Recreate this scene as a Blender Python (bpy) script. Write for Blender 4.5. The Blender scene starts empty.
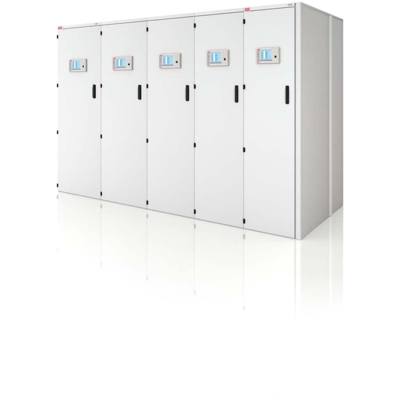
import bpy, bmesh, math, random
from mathutils import Vector, Matrix
random.seed(4)
C = bpy.context.scene
COL = C.collection
R = math.radians

# ------------------------------------------------------------------ materials
def new_mat(name):
    m = bpy.data.materials.new(name); m.use_nodes = True
    nt = m.node_tree
    return m, nt, nt.nodes['Principled BSDF']

def paint(name, col, rough=0.55, bump=0.02, var=0.012, spec=0.18, scale=900):
    """powder-coated / moulded surface: faint tone mottling and orange peel"""
    m, nt, b = new_mat(name)
    N, L = nt.nodes, nt.links
    tc = N.new('ShaderNodeTexCoord')
    n1 = N.new('ShaderNodeTexNoise'); n1.inputs['Scale'].default_value = 2.3; n1.inputs['Detail'].default_value = 4
    L.new(tc.outputs['Object'], n1.inputs['Vector'])
    mr = N.new('ShaderNodeMapRange')
    mr.inputs['To Min'].default_value = 1 - var; mr.inputs['To Max'].default_value = 1 + var
    L.new(n1.outputs['Fac'], mr.inputs['Value'])
    mx = N.new('ShaderNodeMix'); mx.data_type = 'RGBA'; mx.blend_type = 'MULTIPLY'
    mx.inputs['Factor'].default_value = 1
    mx.inputs['A'].default_value = (*col, 1)
    L.new(mr.outputs['Result'], mx.inputs['B'])
    L.new(mx.outputs['Result'], b.inputs['Base Color'])
    n2 = N.new('ShaderNodeTexNoise'); n2.inputs['Scale'].default_value = scale; n2.inputs['Detail'].default_value = 2
    L.new(tc.outputs['Object'], n2.inputs['Vector'])
    bp = N.new('ShaderNodeBump'); bp.inputs['Strength'].default_value = bump; bp.inputs['Distance'].default_value = 0.0006
    L.new(n2.outputs['Fac'], bp.inputs['Height'])
    L.new(bp.outputs['Normal'], b.inputs['Normal'])
    b.inputs['Roughness'].default_value = rough
    b.inputs['Specular IOR Level'].default_value = spec
    return m

def glow(name, col, e):
    m, nt, b = new_mat(name)
    b.inputs['Base Color'].default_value = (*[c * 0.08 for c in col], 1)
    b.inputs['Emission Color'].default_value = (*col, 1)
    b.inputs['Emission Strength'].default_value = e
    b.inputs['Roughness'].default_value = 0.5
    b.inputs['Specular IOR Level'].default_value = 0.08
    return m

PAINT = 0.435
M = {}
M['paint'] = paint('white_powder_coat', (PAINT * .985, PAINT * 1.005, PAINT))
M['side'] = paint('light_grey_powder_coat', (PAINT * 1.0, PAINT * .99, PAINT * .985), rough=0.5)
M['post'] = paint('frame_powder_coat', (PAINT * .94, PAINT * .94, PAINT * .94))
M['profile'] = paint('joint_powder_coat', (.56, .56, .555))
M['inner'] = paint('inner_steel', (0.30, 0.30, 0.30), rough=0.5)
M['black'] = paint('black_plastic', (0.003, 0.003, 0.003), rough=0.5, bump=0.1, spec=0.08)
M['red'] = paint('red_print', (0.40, 0.016, 0.035), rough=0.4)
M['maroon'] = paint('maroon_lamp', (0.22, 0.05, 0.06), rough=0.4)
M['plate'] = paint('badge_white', (0.47, 0.42, 0.42), rough=0.35)
M['grey'] = paint('grey_print', (0.16, 0.17, 0.17), rough=0.5)
M['bezel'] = paint('warm_grey_plastic', (0.365, 0.355, 0.348), rough=0.4)
M['bezel_dark'] = paint('taupe_plastic', (0.27, 0.225, 0.22), rough=0.4)
M['keypad'] = paint('beige_membrane', (0.36, 0.35, 0.315), rough=0.5)
M['key'] = paint('ivory_key', (0.41, 0.40, 0.36), rough=0.45)
M['slot'] = paint('blue_grey_strip', (0.10, 0.12, 0.19), rough=0.4)
M['scr'] = glow('screen_light_blue', (0.46, 0.77, 0.92), 0.8)
M['scr_white'] = glow('screen_white', (0.80, 0.97, 1.0), 0.9)
M['scr_mid'] = glow('screen_mid_blue', (0.27, 0.55, 0.74), 0.85)
M['scr_teal'] = glow('screen_teal', (0.20, 0.45, 0.52), 0.85)
M['scr_dark'] = glow('screen_dark_blue', (0.10, 0.20, 0.42), 0.85)

# ------------------------------------------------------------------ mesh helpers
def box(bm, x0, x1, y0, y1, z0, z1, bev=0.0, seg=2, mi=0):
    vs = [bm.verts.new((x, y, z)) for z in (z0, z1) for y in (y0, y1) for x in (x0, x1)]
    idx = ((0, 2, 3, 1), (4, 5, 7, 6), (0, 1, 5, 4), (2, 6, 7, 3), (0, 4, 6, 2), (1, 3, 7, 5))
    fs = [bm.faces.new([vs[i] for i in q]) for q in idx]
    for f in fs: f.material_index = mi
    if bev > 0:
        es = list({e for f in fs for e in f.edges})
        r = bmesh.ops.bevel(bm, geom=es, offset=bev, segments=seg, profile=0.5, affect='EDGES', clamp_overlap=True)
        for f in r['faces']: f.material_index = mi
    return fs

def prism(bm, pts, axis, a, b, mi=0):
    """outline extruded along an axis: pts are the two other coordinates in order"""
    def P(p, t):
        if axis == 'z': return (p[0], p[1], t)
        if axis == 'y': return (p[0], t, p[1])
        return (t, p[0], p[1])
    A = [bm.verts.new(P(p, a)) for p in pts]
    B = [bm.verts.new(P(p, b)) for p in pts]
    n = len(pts); fs = [bm.faces.new(A), bm.faces.new(B[::-1])]
    for i in range(n):
        fs.append(bm.faces.new((A[i], B[i], B[(i + 1) % n], A[(i + 1) % n])))
    for f in fs: f.material_index = mi
    return fs

def rounded(x0, x1, z0, z1, r, n=6):
    pts = []
    for cx, cz, a0 in ((x1 - r, z1 - r, 0), (x0 + r, z1 - r, 90), (x0 + r, z0 + r, 180), (x1 - r, z0 + r, 270)):
        for k in range(n + 1):
            a = R(a0 + 90 * k / n); pts.append((cx + r * math.cos(a), cz + r * math.sin(a)))
    return pts

def disc(cx, cz, rx, rz, n=24):
    return [(cx + rx * math.cos(2 * math.pi * k / n), cz + rz * math.sin(2 * math.pi * k / n)) for k in range(n)]

def obj(name, bm, mats, parent=None, loc=(0, 0, 0), smooth=True):
    bmesh.ops.recalc_face_normals(bm, faces=bm.faces)
    me = bpy.data.meshes.new(name); bm.to_mesh(me); bm.free()
    for m in (mats if isinstance(mats, (list, tuple)) else [mats]): me.materials.append(m)
    if smooth:
        for p in me.polygons: p.use_smooth = max(abs(c) for c in p.normal) < 0.9999
        me.set_sharp_from_angle(angle=R(28))
    o = bpy.data.objects.new(name, me); COL.objects.link(o)
    o.parent = parent; o.location = loc
    return o

def B(): return bmesh.new()

def letters(width, height, depth):
    """the three block letters A B B of the red logo; material 0 red, 1 pale (the openings)"""
    bm = B()
    lw = width / 3.28
    def pr(pts, ox, y0, y1, mi):
        prism(bm, [(ox + x * lw, z * height) for x, z in pts], 'y', y0, y1, mi)
    Bo = [(.04, 0), (.04, 1), (.66, 1), (.80, .97), (.88, .88), (.90, .76), (.86, .62), (.72, .53),
          (.90, .44), (.97, .34), (.97, .22), (.92, .09), (.80, .02), (.66, 0)]
    A = [(.0, 0), (.30, 1), (.70, 1), (1.0, 0)]
    pr(A, 0, -depth, 0, 0)
    pr([(.43, .46), (.50, .80), (.57, .46)], 0, -depth * 1.2, -depth * .5, 1)
    pr([(.33, -.001), (.38, .20), (.62, .20), (.67, -.001)], 0, -depth * 1.2, -depth * .5, 1)
    for k in (1, 2):
        ox = k * lw * 1.13
        pr(Bo, ox, -depth, 0, 0)
        pr([(.38, .63), (.38, .79), (.56, .79), (.60, .71), (.56, .63)], ox, -depth * 1.2, -depth * .5, 1)
        pr([(.38, .20), (.38, .39), (.60, .39), (.65, .30), (.60, .20)], ox, -depth * 1.2, -depth * .5, 1)
    return bm

# ------------------------------------------------------------------ the cabinets
H = 2.10; DEPTH = 1.334
# left edge, right edge, panel x0, x1, z0, z1, handle centre x, handle width
CABS = [
    (-3.236, -2.459, -3.006, -2.695, 1.516, 1.671, -2.569, 0.046),
    (-2.459, -1.756, -2.265, -1.959, 1.526, 1.681, -1.8585, 0.042),
    (-1.756, -1.131, -1.585, -1.298, 1.537, 1.691, -1.216, 0.038),
    (-1.131, -0.568, -0.979, -0.727, 1.549, 1.706, -0.6425, 0.034),
    (-0.568,  0.000, -0.433, -0.200, 1.562, 1.709, -0.127, 0.031),
]
LABELS = [
    'white cabinet at the far left end of the row, red logo at its top left',
    'white cabinet between the far left one and the middle one, no logo of its own',
    'white cabinet in the middle of the row, two cabinets on either side of it',
    'white cabinet directly left of the one whose grey side shows',
    'white cabinet at the near right end, its long grey side panels in view',
]
HINGE_Z = (0.074, 0.750, 1.346, 1.966)
hinge_mesh = None
BULGE = .0105

def make_hinge(parent, x, z):
    global hinge_mesh
    if hinge_mesh is None:
        bm = B()
        n = 16
        # barrel with rounded ends, and the leaf it is pinned to
        prof = [(-0.0235, 0.004), (-0.0215, 0.0068), (-0.018, 0.0080), (0.018, 0.0080), (0.0215, 0.0068), (0.0235, 0.004)]
        rings = []
        for zz, r in prof:
            rings.append([bm.verts.new((r * math.cos(2 * math.pi * k / n), r * 0.9 * math.sin(2 * math.pi * k / n) - 0.004, zz)) for k in range(n)])
        for a, b in zip(rings, rings[1:]):
            for k in range(n): bm.faces.new((a[k], a[(k + 1) % n], b[(k + 1) % n], b[k]))
        bm.faces.new(rings[0][::-1]); bm.faces.new(rings[-1])
        box(bm, 0.0, 0.0115, -0.0035, 0.0035, -0.017, 0.017, 0.0012)
        o = obj('hinge', bm, M['black'], parent, (x, 0, z)); hinge_mesh = o.data
    else:
        o = bpy.data.objects.new('hinge', hinge_mesh); COL.objects.link(o); o.parent = parent; o.location = (x, 0, z)
    return o

def make_panel(root, cx, x0, x1, z0, z1):
    x0 += .009; x1 -= .002; z0 += .004; z1 -= .002
    w, h = x1 - x0, z1 - z0
    T = 0.017
    def X(u): return u * w
    def Z(v): return (1 - v) * h            # v measured from the top
    p = B()
    # back housing and front frame with a bevelled edge
    prism(p, rounded(-0.002, w + 0.002, -0.002, h + 0.002, 0.006), 'y', -0.006, 0.0)
    fs = prism(p, rounded(0, w, 0, h, 0.006), 'y', -T, -0.0062)
    root_p = obj('control_panel', p, M['bezel'], root, (x0 - cx, 0, z0))
    # darker left column and lower lip
    b = B()
    box(b, X(.012), X(.135), -T - .0018, -T + .001, Z(.965), Z(.17), 0.001)
    obj('indicator_strip', b, M['bezel_dark'], root_p)
    for k, v in enumerate((.42, .56, .78)):
        b = B(); prism(b, disc(X(.075), Z(v), X(.017), h * .026, 14), 'y', -T - .0032, -T - .0012)
        obj('indicator_lamp', b, M['maroon'] if k != 1 else M['grey'], root_p)
    # logo top left
    b = letters(X(.14), h * .085, 0.0012)
    obj('logo', b, [M['red'], M['bezel']], root_p, (X(.03), -T, Z(.145)))
    # screen with its picture: title bar, columns, rows of unreadable entries
    s = B()
    sx0, sx1, sv0, sv1 = .175, .685, .125, .775
    yf = -T - .001
    box(s, X(sx0), X(sx1), yf, -T + .002, Z(sv1), Z(sv0), 0.0008, mi=0)
    def q(u0, u1, v0, v1, mi, k=1):
        uu0, uu1 = sx0 + (sx1 - sx0) * u0, sx0 + (sx1 - sx0) * u1
        vv0, vv1 = sv0 + (sv1 - sv0) * v0, sv0 + (sv1 - sv0) * v1
        y = yf - .0003 * k
        vs = [s.verts.new((X(a), y, Z(c))) for a, c in ((uu0, vv1), (uu1, vv1), (uu1, vv0), (uu0, vv0))]
        f = s.faces.new(vs); f.material_index = mi
    q(.02, .98, .02, .10, 2)
    q(.08, .28, .16, .88, 2)
    q(.30, .42, .12, .90, 1)
    q(.44, .66, .14, .90, 2)
    rr = random.Random(int(w * 1e4))
    for i in range(7):
        v = .20 + i * .094
        q(.10, .10 + rr.uniform(.08, .16), v, v + .040, 3, 2)
        q(.46, .46 + rr.uniform(.07, .18), v, v + .040, 4 if i % 3 == 1 else 3, 2)
        q(.71, .71 + rr.uniform(.08, .24), v, v + .030, 2, 2)
    q(.03, .97, .93, .985, 3)
    o = obj('screen', s, [M['scr'], M['scr_white'], M['scr_mid'], M['scr_teal'], M['scr_dark']], root_p, smooth=False)
    # soft-key line under the screen, its shadow put in as a dark strip
    b = B()
    box(b, X(.165), X(.70), -T - .0022, -T + .001, Z(.850), Z(.795), 0.0008)
    obj('soft_key_shadow', b, M['slot'], root_p)
    # keypad area
    b = B()
    prism(b, rounded(X(.725), X(.985), Z(.90), Z(.07), .004), 'y', -T - .0014, -T + .001, 0)
    for r_ in range(4):
        for c_ in range(3):
            if r_ == 2 and c_ == 1: continue
            u, v = .765 + c_ * .075, .14 + r_ * .19
            box(b, X(u - .006), X(u + .050), -T - .0034, -T - .0012, Z(v + .125), Z(v), 0.0008, mi=1)
    obj('keypad', b, [M['keypad'], M['key']], root_p)
    b = B()
    prism(b, disc(X(.862), Z(.60), X(.036), h * .072, 24), 'y', -T - .0065, -T - .0012)
    prism(b, disc(X(.862), Z(.60), X(.022), h * .045, 20), 'y', -T - .0078, -T - .0064)
    obj('selector_button', b, M['black'], root_p)
    # dark strip in place of the shadow under the housing's lower edge
    b = B(); box(b, X(0.0) - .001, w + .001, -T + .003, -.002, -.0055, -.0022, .0008)
    obj('underside_shadow', b, M['bezel_dark'], root_p)
    return root_p

def make_handle(door, x, w):
    b = B()
    prism(b, rounded(-w / 2, w / 2, -.083, .083, w * .30), 'y', -.005, 0)                     # escutcheon
    prism(b, rounded(-w * .36, w * .36, -.074, .052, w * .22), 'y', -.015, -.0048)            # swing lever
    prism(b, disc(0, .066, w * .30, w * .30, 20), 'y', -.011, -.0048)                         # lock barrel
    box(b, -w * .05, w * .05, -.0122, -.0108, .066 - w * .2, .066 + w * .2)
    return obj('handle', b, M['black'], door, (x, 0, 1.278))

def make_cabinet(i):
    x0, x1, px0, px1, pz0, pz1, hx, hw = CABS[i]
    last = i == 4
    cx = (x0 + x1) / 2
    root = bpy.data.objects.new('control_cabinet', None); COL.objects.link(root)
    root.location = (cx, 0, 0); root.empty_display_size = .3
    root['label'] = LABELS[i]; root['category'] = 'cabinet'; root['group'] = 'row of white electrical cabinets'
    a, e = x0 - cx, x1 - cx
    dr = e - .0014 if not last else -.062 - cx          # right edge of the door
    # carcass
    b = B()
    br = e - .001 if not last else -.0645 - cx
    box(b, a + .001, br, .024, DEPTH - .012, 0.0, H - .016, .002)
    obj('body', b, M['inner'] if not last else M['side'], root)
    b = B(); box(b, a + .001, br if not last else e + .0015, .023, DEPTH, H - .0155, H, .003)
    obj('roof', b, M['side'], root)
    b = B(); box(b, a + .002, e - .002, DEPTH - .0115, DEPTH, .004, H - .017, .002)
    obj('back_panel', b, M['side'], root)
    if i == 0:
        b = B(); box(b, a - .0005, a + .0007, .03, DEPTH - .014, .004, H - .02)
        obj('side_panel', b, M['side'], root)
    # door slab with folded edges
    b = B(); box(b, a + .0014, dr, 0.0, .020, .0065, 2.0580, .0016, 3)
    door = obj('door', b, M['paint'], root)
    for z in HINGE_Z: make_hinge(door, a + .0055, z)
    make_handle(door, hx - cx, hw)
    # header rail above the door
    b = B(); box(b, a + .0012, dr + (.0013 if not last else 0), 0.0, .020, 2.0642, H, .0016, 3)
    hd = obj('header', b, M['paint'], root)
    sc = (x1 - x0) / .777
    if i in (0, 4):
        lw = .078 if i == 0 else .054
        b = B(); box(b, a + .003, a + lw + .022, -.0018, .0002, 2.0525, 2.0975, .0006)
        pl = obj('badge', b, M['plate'], hd)
        b = letters(lw, .033, .0012)
        obj('logo', b, [M['red'], M['plate']], hd, (a + .012, -.0018, 2.0595))
        # small grey type plate, too small to read in the photograph
        b = B(); lx = (-2.557 if i == 0 else -.121) - cx; lw2 = .046 if i == 0 else .042
        n = 4
        for k in range(n):
            gx = lx + k * lw2 / n; gw = lw2 / n * .74
            box(b, gx, gx + gw * .34, -.0010, .0003, 2.0745, 2.0905)
            box(b, gx + gw * .36, gx + gw, -.0010, .0003, 2.0860 - .004 * (k % 2), 2.0905 - .004 * (k % 2))
            box(b, gx + gw * .36, gx + gw, -.0010, .0003, 2.0745 + .003 * (k % 3 == 1), 2.0785 + .003 * (k % 3 == 1))
        obj('type_mark', b, M['grey'], hd, smooth=False)
    # threshold strip right at the floor, set back behind the door
    b = B(); box(b, a + .003, dr - .001, .0100, .0225, .0004, .0060)
    obj('plinth', b, M['inner'], root)
    make_panel(root, cx, px0, px1, pz0, pz1)
    if last:
        # end frame: corner post with a rounded outer edge
        b = B()
        L, rr = e - .0475, .014
        pts = [(L, .060), (L, .0015), (L + .0015, 0.0)]
        for k in range(9):
            t = R(-90 + 90 * k / 8); pts.append((e - rr + rr * math.cos(t), rr + rr * math.sin(t)))
        pts += [(e, .030), (e - .006, .033), (e - .006, .060)]
        box(b, -.0640 - cx, L - .0005, .016, .034, .002, H - .017, mi=1)
        prism(b, pts, 'z', .002, H - .001)
        obj('corner_post', b, [M['post'], M['side']], root)
        b = B(); box(b, e - .045, e - .003, .0335, .8235, .002, H - .0165, .0015)
        obj('side_panel', b, M['side'], root)
        b = B()
        pts = [(e - .030, .826), (e - .003, .826)]
        for k in range(11):
            t = math.pi * k / 10
            pts.append((e - .002 + BULGE * math.sin(t), .865 - .036 * math.cos(t)))
        pts += [(e - .003, .904), (e - .030, .904)]
        prism(b, pts, 'z', .003, H - .0165)
        obj('joint_profile', b, M['profile'], root)
        b = B(); box(b, e - .045, e - .003, .9065, DEPTH - .0120, .002, H - .0165, .0015)
        obj('side_panel', b, M['side'], root)
    return root

for i in range(5): make_cabinet(i)

# ------------------------------------------------------------------ floor
def floor_material():
    m, nt, b = new_mat('polished_white_floor')
    N, L = nt.nodes, nt.links
    out = N['Material Output']; N.remove(b)
    tc = N.new('ShaderNodeTexCoord')
    # distance to the cabinets' footprint: masks the gloss so the reflection fades out with it
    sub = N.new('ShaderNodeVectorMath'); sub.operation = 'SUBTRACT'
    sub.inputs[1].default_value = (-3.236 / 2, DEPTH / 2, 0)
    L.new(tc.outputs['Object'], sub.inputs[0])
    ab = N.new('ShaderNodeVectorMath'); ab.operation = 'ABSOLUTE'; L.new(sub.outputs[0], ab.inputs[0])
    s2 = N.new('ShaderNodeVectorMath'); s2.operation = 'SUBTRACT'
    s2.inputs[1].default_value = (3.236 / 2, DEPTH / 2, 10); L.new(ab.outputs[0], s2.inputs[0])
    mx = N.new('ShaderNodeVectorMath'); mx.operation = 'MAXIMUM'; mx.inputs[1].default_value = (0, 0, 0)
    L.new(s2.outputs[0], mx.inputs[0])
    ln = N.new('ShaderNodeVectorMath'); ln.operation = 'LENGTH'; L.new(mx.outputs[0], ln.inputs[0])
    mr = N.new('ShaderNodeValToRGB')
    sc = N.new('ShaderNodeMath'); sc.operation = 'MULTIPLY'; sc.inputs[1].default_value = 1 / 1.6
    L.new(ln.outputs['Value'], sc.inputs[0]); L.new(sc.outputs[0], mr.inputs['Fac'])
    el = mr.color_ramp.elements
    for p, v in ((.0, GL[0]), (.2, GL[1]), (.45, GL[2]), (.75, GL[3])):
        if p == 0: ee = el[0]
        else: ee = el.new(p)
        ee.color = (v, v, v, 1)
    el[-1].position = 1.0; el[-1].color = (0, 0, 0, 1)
    df = N.new('ShaderNodeBsdfDiffuse'); df.inputs['Color'].default_value = (FLOOR, FLOOR, FLOOR, 1)
    gl = N.new('ShaderNodeBsdfGlossy'); gl.inputs['Roughness'].default_value = 0.025
    gl.inputs['Color'].default_value = (1, .982, .97, 1)
    ms = N.new('ShaderNodeMixShader')
    fr = N.new('ShaderNodeFresnel'); fr.inputs['IOR'].default_value = 1.4
    mm = N.new('ShaderNodeMath'); mm.operation = 'MAXIMUM'
    gz = N.new('ShaderNodeMapRange'); gz.interpolation_type = 'SMOOTHSTEP'
    gz.inputs['From Min'].default_value = 0.12; gz.inputs['From Max'].default_value = 0.55
    L.new(fr.outputs[0], gz.inputs['Value'])
    L.new(mr.outputs['Color'], mm.inputs[0]); L.new(gz.outputs['Result'], mm.inputs[1])
    L.new(mm.outputs[0], ms.inputs['Fac']); L.new(df.outputs[0], ms.inputs[1]); L.new(gl.outputs[0], ms.inputs[2])
    L.new(ms.outputs[0], out.inputs['Surface'])
    return m

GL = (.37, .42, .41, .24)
FLOOR = 0.73
b = B()
S = 80
vs = [b.verts.new(p) for p in ((-S, -S, 0), (S, -S, 0), (S, S, 0), (-S, S, 0))]
b.faces.new(vs)
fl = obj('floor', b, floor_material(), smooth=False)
fl['kind'] = 'structure'; fl['label'] = 'glossy white studio floor reflecting the cabinets'

# ------------------------------------------------------------------ studio: white surround, darker towards the right
W = bpy.data.worlds.new('World'); C.world = W; W.use_nodes = True
nt = W.node_tree; N, L = nt.nodes, nt.links
bg = N['Background']
tc = N.new('ShaderNodeTexCoord')
def dotramp(vec, lo, hi, a, bv):
    d = N.new('ShaderNodeVectorMath'); d.operation = 'DOT_PRODUCT'; d.inputs[1].default_value = vec
    L.new(tc.outputs['Generated'], d.inputs[0])
    m = N.new('ShaderNodeMapRange'); m.interpolation_type = 'SMOOTHSTEP'
    m.inputs['From Min'].default_value = lo; m.inputs['From Max'].default_value = hi
    m.inputs['To Min'].default_value = a; m.inputs['To Max'].default_value = bv
    L.new(d.outputs['Value'], m.inputs['Value'])
    return m.outputs['Result']
ENV_HI, ENV_SIDE, ENV_TOP = 1.3, 0.0, 0.9
r1 = dotramp((1, 0, 0), 0.08, 0.55, ENV_HI, ENV_SIDE)
r2 = dotramp((0, 0, 1), 0.55, 0.95, 0.0, ENV_TOP)
ad = N.new('ShaderNodeMath'); ad.operation = 'ADD'
L.new(r1, ad.inputs[0]); L.new(r2, ad.inputs[1]); L.new(ad.outputs[0], bg.inputs['Strength'])
bg.inputs['Color'].default_value = (1, 1, 1, 1)

def area(name, loc, target, size, power, spread=180):
    l = bpy.data.lights.new(name, 'AREA'); l.shape = 'RECTANGLE'; l.size, l.size_y = size
    l.energy = power; l.spread = R(spread); l.color = (1, .995, .985)
    o = bpy.data.objects.new(name, l); COL.objects.link(o); o.location = loc
    o.rotation_euler = (Vector(target) - Vector(loc)).to_track_quat('-Z', 'Y').to_euler()
    return o
area('left_softbox', (-4.7, -5.6, 1.1), (-2.3, 0, 0.8), (4.2, 2.0), 310)
area('side_fill_lamp', (1.95, -1.85, 1.3), (.05, .15, 1.05), (.7, 2.2), 17.4, 90)  # unseen lamp, added to grade the side panels lighter towards the front
area('floor_fill_lamp', (1.0, .9, 5.0), (1.0, .9, 0), (.8, .8), 8, 50)  # unseen overhead lamp, added to whiten the floor beside the cabinets

# ------------------------------------------------------------------ camera (level, with a falling front)
cd = bpy.data.cameras.new('camera'); cam = bpy.data.objects.new('camera', cd); COL.objects.link(cam)
cam.location = (1.42120, -3.79389, 1.39941)
cam.rotation_euler = (R(90), 0, R(33.2109))
cd.sensor_width = 36; cd.lens = 40.4183; cd.shift_y = -0.29675
cd.clip_start = .05; cd.clip_end = 500
C.camera = cam
C.view_settings.view_transform = 'Standard'; C.view_settings.look = 'None'
C.view_settings.exposure = 0; C.view_settings.gamma = 1; C.view_settings.use_curve_mapping = False
C.render.engine = 'CYCLES'
C.cycles.max_bounces = 8
C.render.filter_size = 1.5
